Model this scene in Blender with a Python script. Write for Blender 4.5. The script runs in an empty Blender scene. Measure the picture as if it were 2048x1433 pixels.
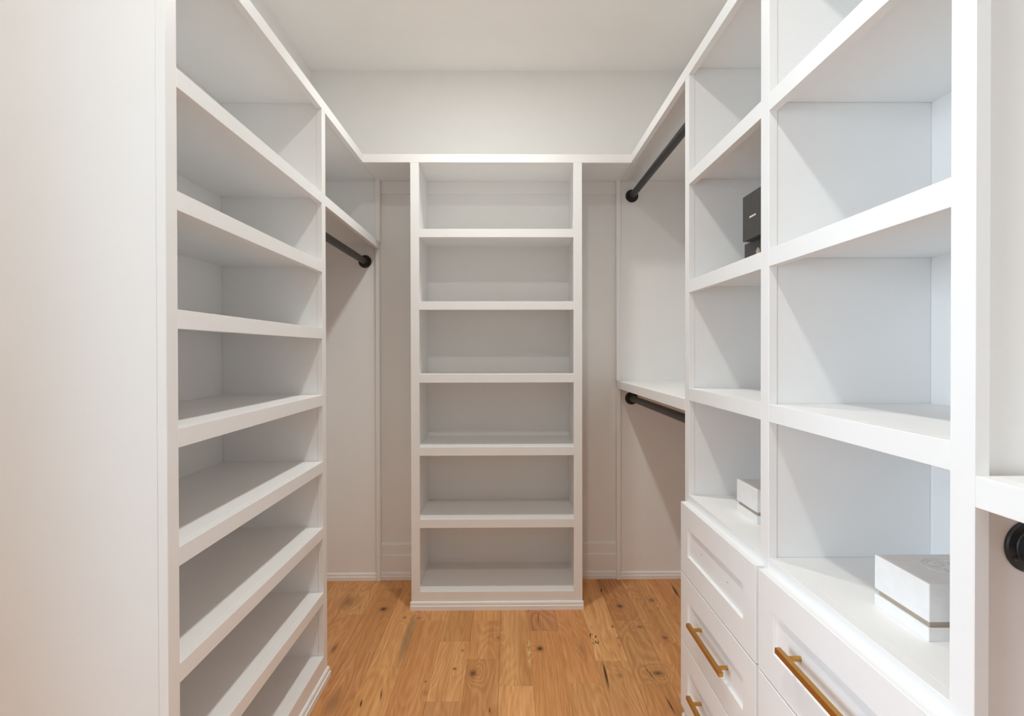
import bpy, bmesh, math, random
from mathutils import Vector, Matrix

random.seed(7)
SC = bpy.context.scene
COL = SC.collection

# ------------------------------------------------------------------ camera
EYE = 1.188
cam_d = bpy.data.cameras.new('camera')
cam_d.sensor_width = 36.0
cam_d.sensor_fit = 'HORIZONTAL'
cam_d.lens = 19.6875
cam_d.shift_x = -0.001686
cam_d.shift_y = -0.002495
cam_d.clip_start = 0.02
cam = bpy.data.objects.new('camera', cam_d)
COL.objects.link(cam)
rt, up, bk = (0.99994182, -0.01063248, -0.00181779), (0.00188907, 0.00669762, 0.99997579), (-0.01062005, -0.99992104, 0.00671731)
cam.matrix_world = Matrix(((rt[0], up[0], bk[0], 0), (rt[1], up[1], bk[1], 0), (rt[2], up[2], bk[2], EYE), (0, 0, 0, 1)))
SC.camera = cam

# ------------------------------------------------------------------ world, exposure
w = bpy.data.worlds.new('world')
SC.world = w
w.use_nodes = True
w.node_tree.nodes['Background'].inputs[0].default_value = (0.80, 0.88, 1.0, 1)
w.node_tree.nodes['Background'].inputs[1].default_value = 0.15
vs = SC.view_settings
vs.view_transform = 'Standard'
vs.look = 'None'
vs.gamma = 1.0
vs.use_curve_mapping = False
vs.exposure = 0.0
SC.cycles.max_bounces = 9
SC.cycles.diffuse_bounces = 8
SC.cycles.glossy_bounces = 3
SC.cycles.adaptive_threshold = 0.04
SC.cycles.caustics_reflective = False
SC.cycles.caustics_refractive = False

# daylight at the window of the adjoining room (door in the left wall, beside the camera)
WIN_POWER = 120.0
LAMP_FAR, LAMP_NEAR = (5.5, 3.1), (10.5, 0.9)      # wide glow, narrow beam (watts)
LAMP_COL = (0.985, 1.0, 0.962)
al = bpy.data.lights.new('window_daylight', 'AREA')
al.shape = 'RECTANGLE'
al.size, al.size_y = 1.58, 1.84
al.energy = WIN_POWER
al.color = (0.70, 0.855, 1.0)
alo = bpy.data.objects.new('window_daylight', al)
COL.objects.link(alo)
alo.location = (-4.03, -0.45, 1.565)
alo.rotation_euler = (0, math.radians(-90), 0)

# ------------------------------------------------------------------ materials
def newmat(name):
    m = bpy.data.materials.new(name)
    m.use_nodes = True
    nt = m.node_tree
    return m, nt, nt.nodes['Principled BSDF']

def nd(nt, t, **kw):
    n = nt.nodes.new(t)
    for k, v in kw.items():
        if k.startswith('i_'):
            k2 = k[2:]
            n.inputs[int(k2) if k2.isdigit() else k2].default_value = v
        else:
            setattr(n, k, v)
    return n

def paint(name, col, rough, var=0.018):
    m, nt, p = newmat(name)
    tc = nd(nt, 'ShaderNodeTexCoord')
    n1 = nd(nt, 'ShaderNodeTexNoise', i_Scale=7.0, i_Detail=2.0)
    nt.links.new(tc.outputs['Object'], n1.inputs['Vector'])
    mr = nd(nt, 'ShaderNodeMapRange')
    mr.inputs[3].default_value = 1 - var
    mr.inputs[4].default_value = 1 + var
    nt.links.new(n1.outputs['Fac'], mr.inputs[0])
    vm = nd(nt, 'ShaderNodeVectorMath', operation='SCALE')
    vm.inputs[0].default_value = col
    nt.links.new(mr.outputs[0], vm.inputs['Scale'])
    nt.links.new(vm.outputs[0], p.inputs['Base Color'])
    p.inputs['Roughness'].default_value = rough
    p.inputs['Specular IOR Level'].default_value = 0.35
    return m

def plain(name, col, rough, metal=0.0, spec=0.4):
    m, nt, p = newmat(name)
    tc = nd(nt, 'ShaderNodeTexCoord')
    n1 = nd(nt, 'ShaderNodeTexNoise', i_Scale=40.0, i_Detail=3.0)
    nt.links.new(tc.outputs['Object'], n1.inputs['Vector'])
    mr = nd(nt, 'ShaderNodeMapRange')
    mr.inputs[3].default_value = 0.93
    mr.inputs[4].default_value = 1.07
    nt.links.new(n1.outputs['Fac'], mr.inputs[0])
    vm = nd(nt, 'ShaderNodeVectorMath', operation='SCALE')
    vm.inputs[0].default_value = col
    nt.links.new(mr.outputs[0], vm.inputs['Scale'])
    nt.links.new(vm.outputs[0], p.inputs['Base Color'])
    p.inputs['Roughness'].default_value = rough
    p.inputs['Metallic'].default_value = metal
    p.inputs['Specular IOR Level'].default_value = spec
    return m

M_CAB = paint('white_cabinet_paint', (0.880, 0.876, 0.870), 0.40)
M_WALL = paint('wall_paint', (0.870, 0.862, 0.850), 0.75)
M_CEIL = paint('ceiling_paint', (0.925, 0.910, 0.890), 0.85)
M_TRIM = paint('trim_paint', (0.880, 0.876, 0.870), 0.40)
M_BOUNCE_CARPET = paint('added_bounce_carpet', (0.55, 0.55, 0.545), 0.95, 0.06)  # neutral carpet added in the unseen room to cut orange floor bounce
M_BLACK = plain('matte_black_metal', (0.016, 0.016, 0.017), 0.42, 0.0, 0.5)
M_BRASS = plain('brushed_brass', (0.62, 0.33, 0.09), 0.36, 1.0)
M_BOXW = plain('white_box_paper', (0.84, 0.83, 0.82), 0.55)
M_BOXN = plain('taupe_box_neck', (0.46, 0.375, 0.30), 0.6)
M_EMB = plain('embossed_paper', (0.74, 0.725, 0.70), 0.6)
M_BOXB = plain('black_box_paper', (0.050, 0.045, 0.043), 0.5)
M_FOILW = plain('white_foil', (0.82, 0.82, 0.82), 0.4)
M_FOILT = plain('tan_foil', (0.42, 0.32, 0.22), 0.45)
M_HOLE_SHADE = plain('hole_shade', (0.03, 0.027, 0.025), 0.8)
M_SUB = plain('subfloor', (0.10, 0.06, 0.035), 0.8)

m, nt, p = newmat('lamp_lens')
p.inputs['Emission Color'].default_value = (1.0, 0.93, 0.82, 1)
p.inputs['Emission Strength'].default_value = 1.5
M_LENS = m
m, nt, p = newmat('window_glass')
p.inputs['Transmission Weight'].default_value = 1.0
p.inputs['Roughness'].default_value = 0.02
p.inputs['Base Color'].default_value = (0.95, 0.98, 1, 1)
M_GLASS = m

def wood():
    m, nt, p = newmat('oak_plank')
    L = nt.links.new
    def math_(op, a=None, b=None, clamp=False):
        n = nd(nt, 'ShaderNodeMath', operation=op)
        n.use_clamp = clamp
        for i, v in enumerate((a, b)):
            if v is None:
                continue
            if isinstance(v, (int, float)):
                n.inputs[i].default_value = v
            else:
                L(v, n.inputs[i])
        return n.outputs[0]
    geo = nd(nt, 'ShaderNodeNewGeometry')
    oi = nd(nt, 'ShaderNodeObjectInfo')
    sep = nd(nt, 'ShaderNodeSeparateXYZ')
    L(geo.outputs['Position'], sep.inputs[0])
    X, Y = sep.outputs[0], sep.outputs[1]
    R = oi.outputs['Random']
    def noise(sx, sy, detail, off, dist=0.0, rough=0.5):
        c = nd(nt, 'ShaderNodeCombineXYZ')
        L(math_('ADD', math_('MULTIPLY', X, sx), math_('MULTIPLY', R, 37.0 + off)), c.inputs[0])
        L(math_('ADD', math_('MULTIPLY', Y, sy), math_('MULTIPLY', R, 71.0 + off)), c.inputs[1])
        L(math_('MULTIPLY', R, 19.0), c.inputs[2])
        n = nd(nt, 'ShaderNodeTexNoise', i_Scale=1.0, i_Detail=detail, i_Roughness=rough, i_Distortion=dist)
        L(c.outputs[0], n.inputs['Vector'])
        return n.outputs['Fac']
    def gauss(kx, ky, rx, ry, ang=0.0):
        dx = math_('SUBTRACT', X, kx)
        dy = math_('SUBTRACT', Y, ky)
        ca, sa = math.cos(ang), math.sin(ang)
        u = math_('ADD', math_('MULTIPLY', dx, ca / rx), math_('MULTIPLY', dy, sa / rx))
        v = math_('ADD', math_('MULTIPLY', dx, -sa / ry), math_('MULTIPLY', dy, ca / ry))
        d = math_('ADD', math_('MULTIPLY', u, u), math_('MULTIPLY', v, v))
        return d
    knots = [(-0.5755, 2.583, 0.016, .020, 1.0), (-0.7601, 2.657, 0.03, .06, .5), (-0.4624, 2.50, .006, .012, .8), (-0.3976, 2.494, .010, .014, .5),
             (-0.697, 2.241, .010, .04, .6), (-0.1819, 2.2206, .006, .009, .7), (-0.201, 2.0913, .006, .008, .9), (-0.1308, 2.0613, .012, .022, .9),
             (-0.2982, 2.0111, .004, .006, .8), (-0.2901, 1.9439, .010, .018, .4), (-0.0402, 2.3169, .008, .014, .5), (-0.5929, 1.8932, .022, .07, .45),
             (0.1266, 2.2295, .013, .017, 1.0), (0.5208, 2.5971, .013, .018, .9), (0.6863, 2.6569, .014, .02, .6), (0.6493, 2.3071, .010, .013, .7),
             (0.5665, 2.3999, .014, .012, .6), (0.5519, 2.0519, .018, .014, .85), (0.411, 2.0413, .010, .014, .4), (0.2933, 2.2198, .012, .045, .35)]
    cracks = [(-.4409, 1.937, .0022, .030, 0.15), (-.4977, 1.889, .0035, .020, 0.1), (-.062, 1.847, .002, .014, .05), (.134, 2.497, .0018, .05, -.04),
              (.3573, 2.043, .0045, .085, -.045), (.5435, 1.865, .0028, .05, .05), (.8275, 2.756, .006, .07, -.05), (.4622, 2.771, .004, .022, -.15),
              (.5215, 2.05, .002, .05, .2)]
    swell = None
    dark = None
    for kx, ky, rx, ry, a in knots:
        d = gauss(kx, ky, rx, ry)
        core = math_('MULTIPLY', math_('EXPONENT', math_('MULTIPLY', d, -1.0)), a)
        sw = math_('MULTIPLY', math_('EXPONENT', math_('MULTIPLY', d, -0.12)), 0.16 * a)
        swell = sw if swell is None else math_('ADD', swell, sw)
        dark = core if dark is None else math_('ADD', dark, core)
    for kx, ky, rx, ry, an in cracks:
        d = gauss(kx, ky, rx, ry, an)
        dark = math_('ADD', dark, math_('MULTIPLY', math_('EXPONENT', math_('MULTIPLY', math_('POWER', d, 1.6), -1.0)), 1.0))
    field = math_('ADD', noise(5.5, 0.85, 2.5, 0.0, 0.35), swell)
    rings = math_('SINE', math_('MULTIPLY', field, 150.0))
    amp = noise(3.0, 0.8, 1.0, 5.0)
    streak = noise(95.0, 2.2, 4.0, 3.0, 0.2, 0.6)
    pores = noise(420.0, 14.0, 2.0, 9.0)
    broad = noise(16.0, 0.7, 2.0, 13.0)
    g = math_('ADD', 0.5, math_('MULTIPLY', math_('MULTIPLY', rings, amp), 0.20))
    g = math_('ADD', g, math_('MULTIPLY', math_('SUBTRACT', streak, 0.5), 0.8))
    g = math_('ADD', g, math_('MULTIPLY', math_('SUBTRACT', pores, 0.5), 0.6))
    g = math_('ADD', g, math_('MULTIPLY', math_('SUBTRACT', broad, 0.5), 0.65), True)
    ramp = nd(nt, 'ShaderNodeValToRGB')
    e = ramp.color_ramp.elements
    e[0].position, e[0].color = 0.0, (0.430, 0.178, 0.058, 1)
    e[1].position, e[1].color = 1.0, (0.850, 0.485, 0.218, 1)
    e2 = ramp.color_ramp.elements.new(0.5)
    e2.color = (0.655, 0.312, 0.115, 1)
    L(g, ramp.inputs[0])
    mul = nd(nt, 'ShaderNodeMix', data_type='RGBA', blend_type='MULTIPLY')
    mul.inputs['Factor'].default_value = 1.0
    L(ramp.outputs[0], mul.inputs['A'])
    L(oi.outputs['Color'], mul.inputs['B'])
    # worm marks and thin dark flecks
    worm = math_('LESS_THAN', noise(130.0, 30.0, 2.0, 21.0), 0.41)
    wmask = math_('ADD', math_('EXPONENT', math_('MULTIPLY', gauss(.3560, 2.315, .018, .10), -1.0)), math_('EXPONENT', math_('MULTIPLY', gauss(.4500, 2.335, .008, .10), -1.0)))
    worm = math_('MULTIPLY', worm, math_('GREATER_THAN', wmask, 0.42))
    fleck = math_('MULTIPLY', math_('LESS_THAN', noise(46.0, 5.0, 1.0, 33.0), 0.155), 0.5)
    dark = math_('ADD', math_('ADD', dark, math_('MULTIPLY', worm, 0.9)), fleck, True)
    rag = math_('MULTIPLY', dark, math_('ADD', 0.62, math_('MULTIPLY', streak, 0.7)), True)
    mk = nd(nt, 'ShaderNodeMix', data_type='RGBA')
    L(rag, mk.inputs['Factor'])
    L(mul.outputs['Result'], mk.inputs['A'])
    mk.inputs['B'].default_value = (0.045, 0.020, 0.010, 1)
    # grey sapwood band and pale filler strip
    gb = math_('MULTIPLY', math_('EXPONENT', math_('MULTIPLY', math_('POWER', gauss(-.4205, 2.33, .017, .21, .016), 3.0), -1.0)), 0.6)
    mg = nd(nt, 'ShaderNodeMix', data_type='RGBA')
    L(gb, mg.inputs['Factor'])
    L(mk.outputs['Result'], mg.inputs['A'])
    mg.inputs['B'].default_value = (0.25, 0.165, 0.09, 1)
    fb = math_('MULTIPLY', math_('EXPONENT', math_('MULTIPLY', math_('POWER', gauss(.0825, 2.21, .0075, .11, -.03), 2.0), -1.0)), math_('GREATER_THAN', noise(180.0, 30.0, 2.0, 41.0), 0.46))
    mf = nd(nt, 'ShaderNodeMix', data_type='RGBA')
    L(math_('MULTIPLY', fb, 0.95), mf.inputs['Factor'])
    L(mg.outputs['Result'], mf.inputs['A'])
    mf.inputs['B'].default_value = (0.80, 0.52, 0.22, 1)
    L(mf.outputs['Result'], p.inputs['Base Color'])
    p.inputs['Roughness'].default_value = 0.48
    p.inputs['Specular IOR Level'].default_value = 0.3
    return m
M_WOOD = wood()

# ------------------------------------------------------------------ mesh helpers (world coordinates in, parented objects out)
WL = {}

def link(name, me, mat, loc, parent=None):
    o = bpy.data.objects.new(name, me)
    COL.objects.link(o)
    loc = Vector(loc)
    WL[o] = loc
    if parent is not None:
        o.parent = parent
        o.location = loc - WL[parent]
    else:
        o.location = loc
    if mat is not None and len(me.materials) == 0:
        me.materials.append(mat)
    return o

def from_bm(name, bm, mat, loc, parent=None, smooth=False):
    me = bpy.data.meshes.new(name)
    bmesh.ops.recalc_face_normals(bm, faces=bm.faces)
    bm.to_mesh(me)
    bm.free()
    if smooth:
        for f in me.polygons:
            f.use_smooth = True
        me.set_sharp_from_angle(angle=math.radians(35))
    return link(name, me, mat, loc, parent)

def add_box(bm, b):
    x0, x1, y0, y1, z0, z1 = b
    v = [bm.verts.new(c) for c in ((x0, y0, z0), (x1, y0, z0), (x1, y1, z0), (x0, y1, z0), (x0, y0, z1), (x1, y0, z1), (x1, y1, z1), (x0, y1, z1))]
    for f in ((0, 3, 2, 1), (4, 5, 6, 7), (0, 1, 5, 4), (1, 2, 6, 5), (2, 3, 7, 6), (3, 0, 4, 7)):
        bm.faces.new([v[i] for i in f])

def box(name, b, mat, parent=None, bevel=0.001):
    x0, x1, y0, y1, z0, z1 = b
    c = Vector(((x0 + x1) / 2, (y0 + y1) / 2, (z0 + z1) / 2))
    bm = bmesh.new()
    add_box(bm, (x0 - c.x, x1 - c.x, y0 - c.y, y1 - c.y, z0 - c.z, z1 - c.z))
    if bevel:
        bmesh.ops.bevel(bm, geom=list(bm.edges), offset=bevel, segments=1, affect='EDGES', clamp_overlap=True)
    return from_bm(name, bm, mat, c, parent)

def boxes(name, bl, mat, parent=None):
    c = Vector(((min(b[0] for b in bl) + max(b[1] for b in bl)) / 2, (min(b[2] for b in bl) + max(b[3] for b in bl)) / 2, min(b[4] for b in bl)))
    bm = bmesh.new()
    for b in bl:
        add_box(bm, (b[0] - c.x, b[1] - c.x, b[2] - c.y, b[3] - c.y, b[4] - c.z, b[5] - c.z))
    return from_bm(name, bm, mat, c, parent)

def lathe(bm, prof, axis='Y', seg=40, at=(0, 0, 0)):
    rings = []
    for r, h in prof:
        ring = []
        for k in range(seg):
            a = 2 * math.pi * k / seg
            u, v = r * math.cos(a), r * math.sin(a)
            co = (u, h, v) if axis == 'Y' else ((u, v, h) if axis == 'Z' else (h, u, v))
            ring.append(bm.verts.new(Vector(co) + Vector(at)))
        rings.append(ring)
    for a, b in zip(rings, rings[1:]):
        for k in range(seg):
            bm.faces.new((a[k], a[(k + 1) % seg], b[(k + 1) % seg], b[k]))
    bm.faces.new(rings[0])
    bm.faces.new(rings[-1])

def profile(name, pts, axis, a0, a1, origin, mat, parent=None, flip=1, smooth=False):
    """extrude a profile (out, up) along axis from a0 to a1; origin = plane coordinate it stands against; flip = direction it projects"""
    bm = bmesh.new()
    ends = []
    mid = (a0 + a1) / 2
    for t in (a0 - mid, a1 - mid):
        ends.append([bm.verts.new((o * flip, t, u) if axis == 'Y' else (t, o * flip, u)) for o, u in pts])
    n = len(pts)
    for k in range(n):
        bm.faces.new((ends[0][k], ends[0][(k + 1) % n], ends[1][(k + 1) % n], ends[1][k]))
    bm.faces.new(ends[0])
    bm.faces.new(ends[1])
    loc = (origin, mid, 0) if axis == 'Y' else (mid, origin, 0)
    return from_bm(name, bm, mat, loc, parent, smooth)

def empty(name, loc):
    o = bpy.data.objects.new(name, None)
    o.empty_display_size = 0.1
    COL.objects.link(o)
    o.location = loc
    WL[o] = Vector(loc)
    return o

def tag(o, label, cat, group=None):
    o['label'] = label
    o['category'] = cat
    if group:
        o['group'] = group
    return o

def struct(o, label=None, cat=None):
    o['kind'] = 'structure'
    if label:
        o['label'] = label
        o['category'] = cat
    return o

SHOE = [(0, 0), (.0118, 0), (.0118, .0185), (.0108, .0198), (.0078, .0203), (.0078, .0300), (.0070, .0335), (.0045, .0365), (.0018, .0378), (0, .0378)]

# ------------------------------------------------------------------ dimensions (metres, floor at z = 0)
CEIL = 2.656
XWL, XWR = -1.020, 0.927          # side walls
YB, YF = 2.935, -0.75             # back wall, wall behind the camera
XL, XR = -0.662, 0.569            # front planes of the left and right built-ins
YT = 2.576                        # front plane of the tower
T = 0.019                         # board thickness
TOP = 2.095                       # top of the top shelf
NB = 2.0565                       # underside of its edging
UB = TOP - T                      # underside of the top boards

# ------------------------------------------------------------------ structure
floor = struct(box('floor', (-1.14, 1.1, -2.0, 3.05, -0.08, -0.0155), M_SUB, None, 0), 'warm oak plank floor with knots running towards the back wall', 'floor')
PW = 0.1235
joints = {-9: [1.5, .4], -8: [1.2, 2.3], -7: [2.531, 1.35, .2], -6: [2.81, 2.21, 1.1, .1], -5: [2.1115, 1.0], -4: [2.4715, 1.45, .35], -3: [2.289, 1.896, .9], -2: [2.463, 2.157, 1.2, .2], -1: [1.980, .8],
          0: [2.372, 1.3, .3], 1: [1.994, 1.05, .1], 2: [2.137, 1.25], 3: [2.46, 1.986, .95], 4: [2.268, 1.4, .4], 5: [2.6, 1.7, .6], 6: [2.2, 1.1]}
tones = {(2, 2.137): (1.12, 1.17, 1.20), (-1, 0.8): (1.16, 1.20, 1.24), (-6, 2.21): (.90, .86, .82), (-7, 2.531): (1.0, 1.03, 1.05), (-4, 1.45): (.97, .93, .90),
         (-4, 2.4715): (1.03, 1.05, 1.06), (-3, 1.896): (1.08, 1.12, 1.14), (-2, 1.2): (.92, .90, .88), (-5, 1.0): (1.04, 1.04, 1.0), (3, 2.46): (.86, .82, .79),
         (3, 1.986): (.95, .97, .98), (4, 2.268): (1.0, 1.02, 1.02), (0, 1.3): (1.03, 1.0, .97), (1, 1.994): (1.04, 1.0, .97), (-5, 2.1115): (1.06, 1.08, 1.08)}
for c in range(-9, 8):
    e0 = 0.0895 + PW * c
    js = joints.get(c, [1.7 + 0.37 * ((c * 5) % 4) - 0.2, 0.35 + 0.21 * ((c * 3) % 5)])
    js = sorted([-1.95] + js + [2.99])
    for a, b in zip(js, js[1:]):
        pl = box('plank', (e0 + .0002, e0 + PW - .0002, a + .0002, b - .0002, -0.0155, 0.0), M_WOOD, floor, 0.0006)
        t = tones.get((c, a))
        if t is None:
            s = random.uniform(.9, 1.1)
            t = (s, s * random.uniform(.95, 1.03), s * random.uniform(.92, 1.04))
        pl.color = (t[0] ** 1.25, t[1] ** 1.25, t[2] ** 1.25, 1)

struct(box('ceiling', (-4.3, 1.1, -2.0, 3.05, CEIL, CEIL + 0.1), M_CEIL, None, 0))
struct(box('wall_back', (XWL - .12, XWR + .12, YB, YB + 0.1, -0.015, CEIL), M_WALL, None, 0))
struct(box('wall_right', (XWR, XWR + .1, YF, YB, -0.015, CEIL), M_WALL, None, 0))
struct(box('wall_front', (XWL - .12, XWR + .1, YF - .1, YF, -0.015, CEIL), M_WALL, None, 0))
DY0, DY1, DH = -0.12, 0.80, 2.03    # doorway beside the camera
struct(boxes('wall_left', [(XWL - .12, XWL, DY1, YB, -0.015, CEIL), (XWL - .12, XWL, YF, DY0, -0.015, CEIL), (XWL - .12, XWL, DY0, DY1, DH, CEIL)], M_WALL))
dr = struct(boxes('door_1', [(XWL, XWL + .016, DY1, DY1 + .07, 0, DH + .07), (XWL, XWL + .016, DY0 - .07, DY0, 0, DH + .07), (XWL, XWL + .016, DY0, DY1, DH, DH + .07)], M_TRIM))
# adjoining room that the daylight comes from
BX0, BY0, BY1 = -4.1, -1.9, 1.9
struct(box('floor_bedroom', (-4.3, -1.14, -2.0, 2.05, -0.08, 0.0), M_BOUNCE_CARPET, None, 0))
struct(box('wall_bedroom_back', (BX0, XWL - .12, BY1, BY1 + .1, -0.015, CEIL), M_WALL, None, 0))
struct(box('wall_bedroom_front', (BX0, XWL - .12, BY0 - .1, BY0, -0.015, CEIL), M_WALL, None, 0))
WY0, WY1, WZ0, WZ1 = -1.42, 0.52, 0.75, 2.38
struct(boxes('wall_bedroom_left', [(BX0 - .1, BX0, BY0, WY0, -.015, CEIL), (BX0 - .1, BX0, WY1, BY1, -.015, CEIL), (BX0 - .1, BX0, WY0, WY1, -.015, WZ0), (BX0 - .1, BX0, WY0, WY1, WZ1, CEIL)], M_WALL))
win = struct(boxes('window_1', [(BX0 - .07, BX0 + .01, WY0, WY0 + .05, WZ0, WZ1), (BX0 - .07, BX0 + .01, WY1 - .05, WY1, WZ0, WZ1), (BX0 - .07, BX0 + .01, WY0 + .05, WY1 - .05, WZ0, WZ0 + .05),
                                (BX0 - .07, BX0 + .01, WY0 + .05, WY1 - .05, WZ1 - .05, WZ1), (BX0 - .06, BX0 - .01, (WY0 + WY1) / 2 - .02, (WY0 + WY1) / 2 + .02, WZ0 + .05, WZ1 - .05)], M_TRIM))
for y0, y1 in ((WY0 + .05, (WY0 + WY1) / 2 - .02), ((WY0 + WY1) / 2 + .02, WY1 - .05)):
    box('pane', (BX0 - .04, BX0 - .034, y0, y1, WZ0 + .05, WZ1 - .05), M_GLASS, win, 0)

# finish panels, edge strips, cleats and base mouldings on the back wall
LSH, RSH = 1.758, 1.0355           # tops of the hanging-bay shelves
tn = [0]
def trim(b, lab=None, bevel=0.001):
    tn[0] += 1
    return struct(box('trim_%d' % tn[0], b, M_TRIM, None, bevel))
trim((XWL, XL - T, YB - .019, YB, 0, UB))
trim((XR + .0165, XWR, YB - .019, YB, 0, UB))
trim((XL - T, XL + .001, YB - .038, YB, 0, LSH - .0385))
trim((XL - T, XL + .003, YB - .038, YB, LSH, UB))
trim((XR - .004, XR + .0165, YB - .038, YB, 0, RSH - .0385))
trim((XR - .005, XR + .0165, YB - .038, YB, RSH, UB))
TXL, TXR = -0.446, 0.343
trim((XL + .003, TXL + .010, YB - .013, YB, 2.0105, UB))
trim((-.416, .320, YB - .013, YB, 2.0105, UB))
trim((TXR - .004, XR - .005, YB - .013, YB, 2.0105, UB))
BASEP = [(0, 0), (.013, 0), (.013, .124), (.0115, .127), (.009, .128), (.009, .178), (.006, .186), (.002, .189), (0, .189)]
struct(profile('baseboard_back', BASEP, 'X', XL + .001, TXL + .0105, YB, M_TRIM, None, -1))
struct(profile('baseboard_back', BASEP, 'X', TXR - .0045, XR - .004, YB, M_TRIM, None, -1))
for a, b, o in ((XWL, XL - T, YB - .019), (XL + .001, TXL + .0105, YB - .013), (TXR - .0045, XR - .004, YB - .013), (XR + .0165, XWR, YB - .019)):
    tn[0] += 1
    struct(profile('trim_%d' % tn[0], SHOE, 'X', a, b, o, M_TRIM, None, -1))
struct(profile('baseboard_left', BASEP, 'Y', DY1 + .07, 1.094, XWL, M_TRIM, None, 1))
struct(profile('baseboard_front', BASEP, 'X', XWL, XWR, YF, M_TRIM, None, 1))

# ------------------------------------------------------------------ top shelf on three walls
YN = -0.72
ts = tag(empty('top_shelf', (0, YT, TOP - .0385)), 'long white U-shaped top shelf running above all the built-ins along three walls', 'shelf')
box('shelf_board', (XWL, XL - T, 1.094, YB, UB, TOP), M_CAB, ts)
box('shelf_board', (XR + T, XWR, YN, YB, UB, TOP), M_CAB, ts)
box('shelf_board', (XL - T + .0006, XR + T - .0006, YT + T, YB, UB, TOP), M_CAB, ts)
def mitre(name, poly, z0, z1, mat, parent):
    cx = sum(q[0] for q in poly) / len(poly)
    cy = sum(q[1] for q in poly) / len(poly)
    bm = bmesh.new()
    lo = [bm.verts.new((x - cx, y - cy, -(z1 - z0) / 2)) for x, y in poly]
    hi = [bm.verts.new((x - cx, y - cy, (z1 - z0) / 2)) for x, y in poly]
    bm.faces.new(lo)
    bm.faces.new(hi)
    n = len(poly)
    for k in range(n):
        bm.faces.new((lo[k], lo[(k + 1) % n], hi[(k + 1) % n], hi[k]))
    bmesh.ops.bevel(bm, geom=list(bm.edges), offset=0.0008, segments=1, affect='EDGES', clamp_overlap=True)
    return from_bm(name, bm, mat, (cx, cy, (z0 + z1) / 2), parent)
mitre('edging', [(XL, 1.094), (XL, YT), (XL - T, YT + T), (XL - T, 1.094)], NB, TOP, M_CAB, ts)
mitre('edging', [(XR, YN), (XR + T, YN), (XR + T, YT + T), (XR, YT)], NB, TOP, M_CAB, ts)
mitre('edging', [(XL, YT), (XR, YT), (XR + T, YT + T), (XL - T, YT + T)], NB, TOP, M_CAB, ts)

# ------------------------------------------------------------------ left shelf unit
lu = tag(empty('shelf_unit', ((XWL + XL) / 2, 1.57, 0)), 'wide white open unit of eight shelves along the left wall with smooth end panel', 'shelf unit')
box('end_panel', (XWL, XL - T - .0006, 1.0948, 1.113, 0, UB), M_CAB, lu)
box('partition', (XWL, XL - T - .0006, 2.012, 2.046, 0, UB), M_CAB, lu)
box('stile', (XL - T, XL, 1.094, 1.132, 0, NB), M_CAB, lu)
box('stile', (XL - T, XL, 2.010, 2.048, 0, NB), M_CAB, lu)
for z in (1.7585, 1.512, 1.274, 1.0345, .7955, .5595, .325, .0954):
    s = box('shelf', (XWL, XL - T, 1.113, 2.012, z - T, z), M_CAB, lu, .0004)
    box('rail', (XL - T, XL, 1.132, 2.010, z - .0385 if z > .2 else 0.0, z), M_CAB, s, .0005)
profile('base_moulding', SHOE, 'Y', 1.0825, 2.052, XL, M_CAB, lu, 1)
profile('base_moulding', SHOE, 'X', XWL, XL, 1.094, M_CAB, lu, -1)

# ------------------------------------------------------------------ tower at the back wall
tw = tag(empty('shelf_tower', ((TXL + TXR) / 2, (YT + YB) / 2, 0)), 'narrow white shelf tower with six shelves standing at the middle of the back wall', 'shelf unit')
box('stile', (TXL, -.4065, YT, YT + T, 0, NB), M_CAB, tw)
box('stile', (.3035, TXR, YT, YT + T, 0, NB), M_CAB, tw)
box('side_panel', (-.435, -.416, YT + T + .0004, YB, 0, UB), M_CAB, tw)
box('side_panel', (.320, .339, YT + T + .0004, YB, 0, UB), M_CAB, tw)
for z in (1.7526, 1.4197, 1.0843, .7481, .4148, .0809):
    s = box('shelf', (-.416, .320, YT + T, YB, z - T, z), M_CAB, tw, .0004)
    box('rail', (-.4065, .3035, YT, YT + T, z - .0385 if z > .2 else 0.0, z), M_CAB, s, .0005)
profile('base_moulding', SHOE, 'X', TXL - .004, TXR + .004, YT, M_CAB, tw, -1)

# ------------------------------------------------------------------ hanging bays
def hanging_shelf(x0, x1, front, side, y0, y1, top, label):
    r = tag(empty('hanging_bay_shelf', ((x0 + x1) / 2, (y0 + y1) / 2, top - .0385)), label, 'shelf')
    if side > 0:      # front faces +x
        box('shelf_board', (x0, front - T, y0, y1, top - T, top), M_CAB, r)
        box('edging', (front - T, front, y0, y1, top - .0385, top), M_CAB, r)
    else:
        box('shelf_board', (front + T, x1, y0, y1, top - T, top), M_CAB, r)
        box('edging', (front, front + T, y0, y1, top - .0385, top), M_CAB, r)
    return r
hanging_shelf(XWL, XL, XL, 1, 2.048, YB - .0195, LSH, 'white shelf just above the single black rod beside the left shelf unit')
hanging_shelf(XR, XWR, XR, -1, 1.7925, YB - .0195, RSH, 'white waist-high shelf between the upper and lower black rods at the right back corner')
hanging_shelf(XR, XWR, XR, -1, YN, .6755, RSH, 'white shelf over a black rod flange at the right photo edge')

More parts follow.
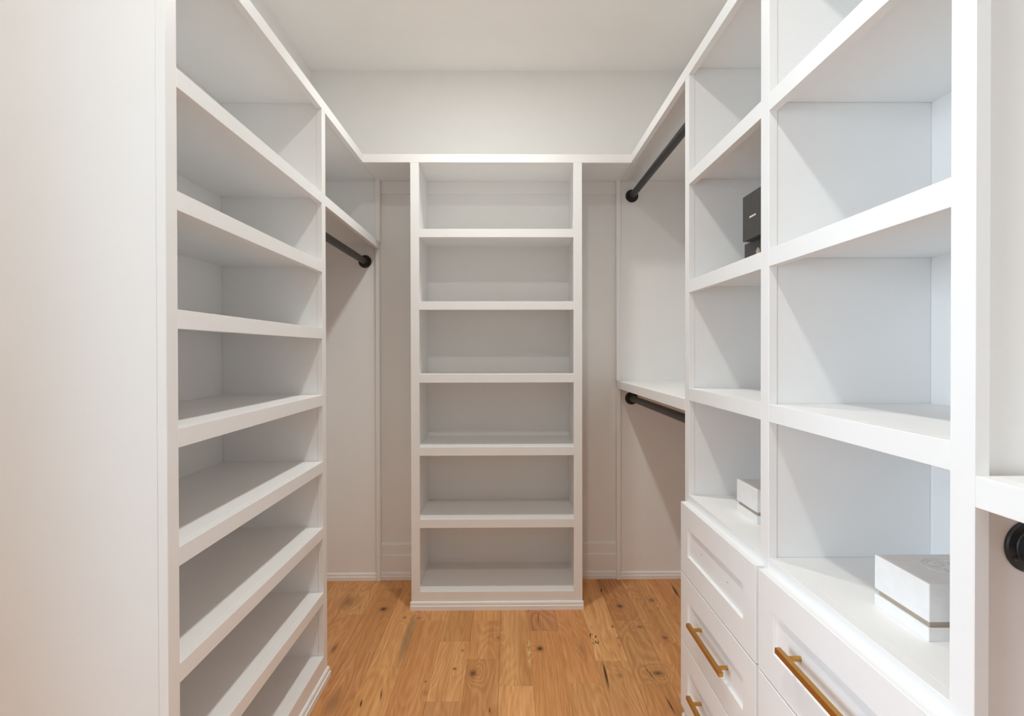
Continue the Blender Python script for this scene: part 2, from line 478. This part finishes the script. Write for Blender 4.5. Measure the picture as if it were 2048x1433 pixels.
def clothes_rod(x, z, y0, y1, label):
    r = tag(empty('clothes_rod', (x, (y0 + y1) / 2, z)), label, 'clothes rod', 'black clothes rods')
    bm = bmesh.new()
    h = (y1 - y0) / 2 - .004
    lathe(bm, [(.0163, -h), (.0163, h)], 'Y', 48)
    from_bm('rod', bm, M_BLACK, (x, (y0 + y1) / 2, z), r, True)
    for y, s in ((y0, 1), (y1, -1)):
        bm = bmesh.new()
        lathe(bm, [(.0325, 0), (.0332, .001 * s), (.0332, .003 * s), (.0315, .0052 * s), (.0225, .0062 * s), (.0215, .0075 * s), (.0212, .018 * s), (.0200, .0192 * s), (.0165, .0192 * s)], 'Y', 56)
        fl = from_bm('flange', bm, M_BLACK, (x, y, z), r, True)
        for a in (math.radians(90), math.radians(210), math.radians(330)):
            bm = bmesh.new()
            lathe(bm, [(.0034, .0054 * s), (.0034, .0063 * s), (.0022, .0070 * s), (.0008, .0070 * s)], 'Y', 14)
            from_bm('screw', bm, M_BLACK, (x + .0268 * math.cos(a), y, z + .0268 * math.sin(a)), fl, True)
    return r
clothes_rod(-.7390, 1.6570, 2.0462, YB - .0192, 'black clothes rod under the left shelf, beside the left shelf unit')
clothes_rod(.6475, 1.9980, 1.7908, YB - .0192, 'upper black clothes rod at right, hung just below the top shelf')
clothes_rod(.6450, .9440, 1.7908, YB - .0192, 'lower black clothes rod at right, under the waist-high shelf in the back corner')
clothes_rod(.6505, .9445, YN + .02, .6898, 'black clothes rod with a big round flange cut off by the right photo edge')

# ------------------------------------------------------------------ right cabinets with drawers
XD = 0.549
def drawer(y0, y1, z0, z1, parent, handle=True):
    """overlay drawer front with a recessed panel, facing -x"""
    cy, cz = (y0 + y1) / 2, (z0 + z1) / 2
    hy, hz, fr, dp = (y1 - y0) / 2, (z1 - z0) / 2, .0665, .0075
    bm = bmesh.new()
    ch = .0012
    def ring(x, ay, az):
        return [bm.verts.new((x, ay * sy, az * sz)) for sy, sz in ((-1, -1), (1, -1), (1, 1), (-1, 1))]
    rs = [ring(T + .0008, hy, hz), ring(ch, hy, hz), ring(0, hy - ch, hz - ch), ring(0, hy - fr, hz - fr), ring(dp, hy - fr - .0015, hz - fr - .0015)]
    bm.faces.new(rs[0])
    for a, b in zip(rs, rs[1:]):
        for k in range(4):
            bm.faces.new((a[k], a[(k + 1) % 4], b[(k + 1) % 4], b[k]))
    bm.faces.new(rs[-1])
    d = from_bm('drawer', bm, M_CAB, (XD, cy, cz), parent)
    xf = XD + dp
    if handle:
        bm = bmesh.new()
        add_box(bm, (.0225 - .034 - .006, .0345 - .034 - .006, -.128, .128, -.006, .006))
        bmesh.ops.bevel(bm, geom=list(bm.edges), offset=.0011, segments=2, affect='EDGES')
        for y in (-.096, .096):
            lathe(bm, [(.0052, -.0058), (.0052, .0172)], 'X', 20, (0, y, 0))
        h = from_bm('handle', bm, M_BRASS, (xf - .0172, cy + .004, cz - .001), d)
        h['label'] = 'brass bar handle'
    else:
        for y in (-.096, .096):
            bm = bmesh.new()
            lathe(bm, [(.0016, -.0003), (.0016, .004)], 'X', 12)
            h = from_bm('screw_hole_shade', bm, M_HOLE_SHADE, (xf, cy + .004 + y, cz - .001), d)  # solid dark disc; its colour stands for the shade inside a screw hole
            h['label'] = 'dark disc as the shade of an empty screw hole'
    return d

RZ = (1.7497, 1.4112, 1.0725, .7357)
def cabinet(name, label, y0, y1, d0, d1, stiles, parts, handles):
    r = tag(empty(name, ((XR + XWR) / 2, (y0 + y1) / 2, 0)), label, 'cabinet')
    for a, b in stiles:
        box('stile', (XR, XR + T, a, b, 0, NB), M_CAB, r)
    for a, b in parts:
        box('partition', (XR + T + .0006, XWR, a, b, 0, UB), M_CAB, r)
    for i, z in enumerate(RZ):
        s = box('countertop' if i == 3 else 'shelf', (XR + T, XWR, y0, y1, z - T, z), M_CAB, r, .0004)
        box('rail', (XR, XR + T, y0 - .0005, y1 + .0005, z - .0385, z), M_CAB, s, .0005)
    for k, (z0, z1) in enumerate(((.4932, .7115), (.2792, .4900), (.0650, .2760))):
        drawer(d0, d1, z0, z1, r, handles[k])
    box('base_board', (XR - .0085, XR + T, d0, d1, 0, .064), M_CAB, r)
    profile('base_moulding', SHOE, 'Y', d0, d1, XR - .0085, M_CAB, r, -1)
    return r
cabinet('drawer_cabinet', 'white cabinet with cubbies over three drawers beside the right hanging bay, black boxes inside', 1.2545, 1.7535, 1.2345, 1.7715,
        [(1.7535, 1.792), (1.2155, 1.2545)], [(1.7545, 1.790), (1.217, 1.2540)], (False, True, True))
cabinet('drawer_cabinet', 'white cabinet with cubbies over drawers nearest the camera, embossed white box on it', .7145, 1.2155, .695, 1.2195,
        [(.676, .7145)], [(.690, .712)], (True, True, True))

# ------------------------------------------------------------------ boxes on the shelves
def white_box(x0, x1, y0, y1, z, label, emblem=True):
    r = tag(empty('gift_box', ((x0 + x1) / 2, (y0 + y1) / 2, z)), label, 'box', 'white lidded boxes')
    box('base', (x0, x1, y0, y1, z, z + .0205), M_BOXW, r, .0008)
    box('neck', (x0 + .005, x1 - .005, y0 + .005, y1 - .005, z + .0205, z + .0300), M_BOXN, r, .0004)
    ld = box('lid', (x0, x1, y0, y1, z + .0300, z + .0893), M_BOXW, r, .0012)
    if emblem:
        cx, cy, zt = (x0 + x1) / 2, (y0 + y1) / 2 + .007, z + .0893
        bm = bmesh.new()
        def annulus(r0, r1, h, seg=56):
            a = [[bm.verts.new((rr * math.cos(6.28318 * k / seg), rr * math.sin(6.28318 * k / seg), hh)) for k in range(seg)] for rr, hh in ((r0, 0), (r0, h), (r1, h), (r1, 0))]
            for p_, q_ in zip(a, a[1:] + a[:1]):
                for k in range(seg):
                    bm.faces.new((p_[k], p_[(k + 1) % seg], q_[(k + 1) % seg], q_[k]))
        annulus(.0340, .0362, .0006)
        annulus(.0285, .0298, .0005)
        annulus(.0070, .0090, .0006)
        for k in range(8):
            a = 6.28318 * k / 8
            ux, uy = math.cos(a), math.sin(a)
            vs_ = []
            for s_, t_ in ((.011, 0), (.017, .0045), (.026, .002), (.026, -.002), (.017, -.0045)):
                vs_.append((ux * s_ - uy * t_, uy * s_ + ux * t_))
            lo = [bm.verts.new((x, y, 0)) for x, y in vs_]
            hi = [bm.verts.new((x * .99, y * .99, .0006)) for x, y in vs_]
            bm.faces.new(hi)
            bm.faces.new(lo)
            for i in range(5):
                bm.faces.new((lo[i], lo[(i + 1) % 5], hi[(i + 1) % 5], hi[i]))
        e = from_bm('emblem', bm, M_EMB, (cx, cy, zt), ld)
        e['label'] = 'round embossed medallion'
    return r
white_box(.6530, .8230, .8600, .9890, RZ[3], 'white lidded box with round embossed medallion on the counter nearest the camera')
white_box(.6500, .8200, 1.4530, 1.5820, RZ[3], 'white lidded box half hidden by the cabinet stile on the farther counter', False)

def black_box(x0, x1, y0, y1, z0, z1, label):
    r = tag(empty('black_box', ((x0 + x1) / 2, (y0 + y1) / 2, z0)), label, 'box', 'black boxes on the cubby shelf')
    hl = z0 + (z1 - z0) * .93
    box('body', (x0, x1, y0, y1, z0, z1), M_BOXB, r, .001)
    return r
zs = RZ[1]
b1 = black_box(.6600, .8000, 1.3870, 1.5550, zs, zs + .0740, 'lower black box with tan round seal, under another black box')
bm = bmesh.new()
lathe(bm, [(.0110, 0), (.0110, -.0007), (.0090, -.0007), (.0085, -.0004), (.0050, -.0004), (.0045, -.0009), (.0010, -.0009)], 'X', 28)
from_bm('seal', bm, M_FOILT, (.6600, 1.4710, zs + .040), b1)['label'] = 'tan round seal'
b2 = black_box(.6400, .7640, 1.3960, 1.5200, zs + .0740, zs + .1945, 'upper black box with a small white logo, stacked on another black box')
bm = bmesh.new()
for k, wd in enumerate((.0062, .0052, .0060, .0040, .0062)):
    y = .0150 - k * .0075
    add_box(bm, (-.0006, .0, y - wd / 2, y + wd / 2, -.0022, .0022))
from_bm('logo', bm, M_FOILW, (.6400, 1.4580, zs + .131), b2)['label'] = 'small white logo bar'

# ------------------------------------------------------------------ recessed ceiling lamps
def downlight(x, y, power, label):
    r = tag(empty('recessed_light', (x, y, CEIL - .006)), label, 'ceiling light', 'recessed ceiling lights')
    bm = bmesh.new()
    seg = 48
    rings = []
    for rr, h in ((.055, .0055), (.055, .001), (.060, -.001), (.078, 0.0005), (.080, .0055)):
        rings.append([bm.verts.new((rr * math.cos(6.283185 * k / seg), rr * math.sin(6.283185 * k / seg), h)) for k in range(seg)])
    for a, b in zip(rings, rings[1:]):
        for k in range(seg):
            bm.faces.new((a[k], a[(k + 1) % seg], b[(k + 1) % seg], b[k]))
    from_bm('trim_ring', bm, M_TRIM, (x, y, CEIL - .006), r, True)
    bm = bmesh.new()
    lathe(bm, [(.0545, .003), (.0545, .0055)], 'Z', 40)
    from_bm('lens', bm, M_LENS, (x, y, CEIL - .006), r)
    for nm, pw, sp in (('lamp_glow', power[0], 180), ('lamp_beam', power[1], 105)):
        l = bpy.data.lights.new(nm, 'AREA')
        l.shape = 'DISK'
        l.size = .095
        l.spread = math.radians(sp)
        l.energy = pw
        l.color = LAMP_COL
        o = bpy.data.objects.new(nm, l)
        COL.objects.link(o)
        o.parent = r
        o.location = (0, 0, -.003)
downlight(-.100, 2.09, LAMP_FAR, 'round recessed ceiling light above the floor before the shelf tower')
downlight(-.100, .52, LAMP_NEAR, 'round recessed ceiling light above the camera')
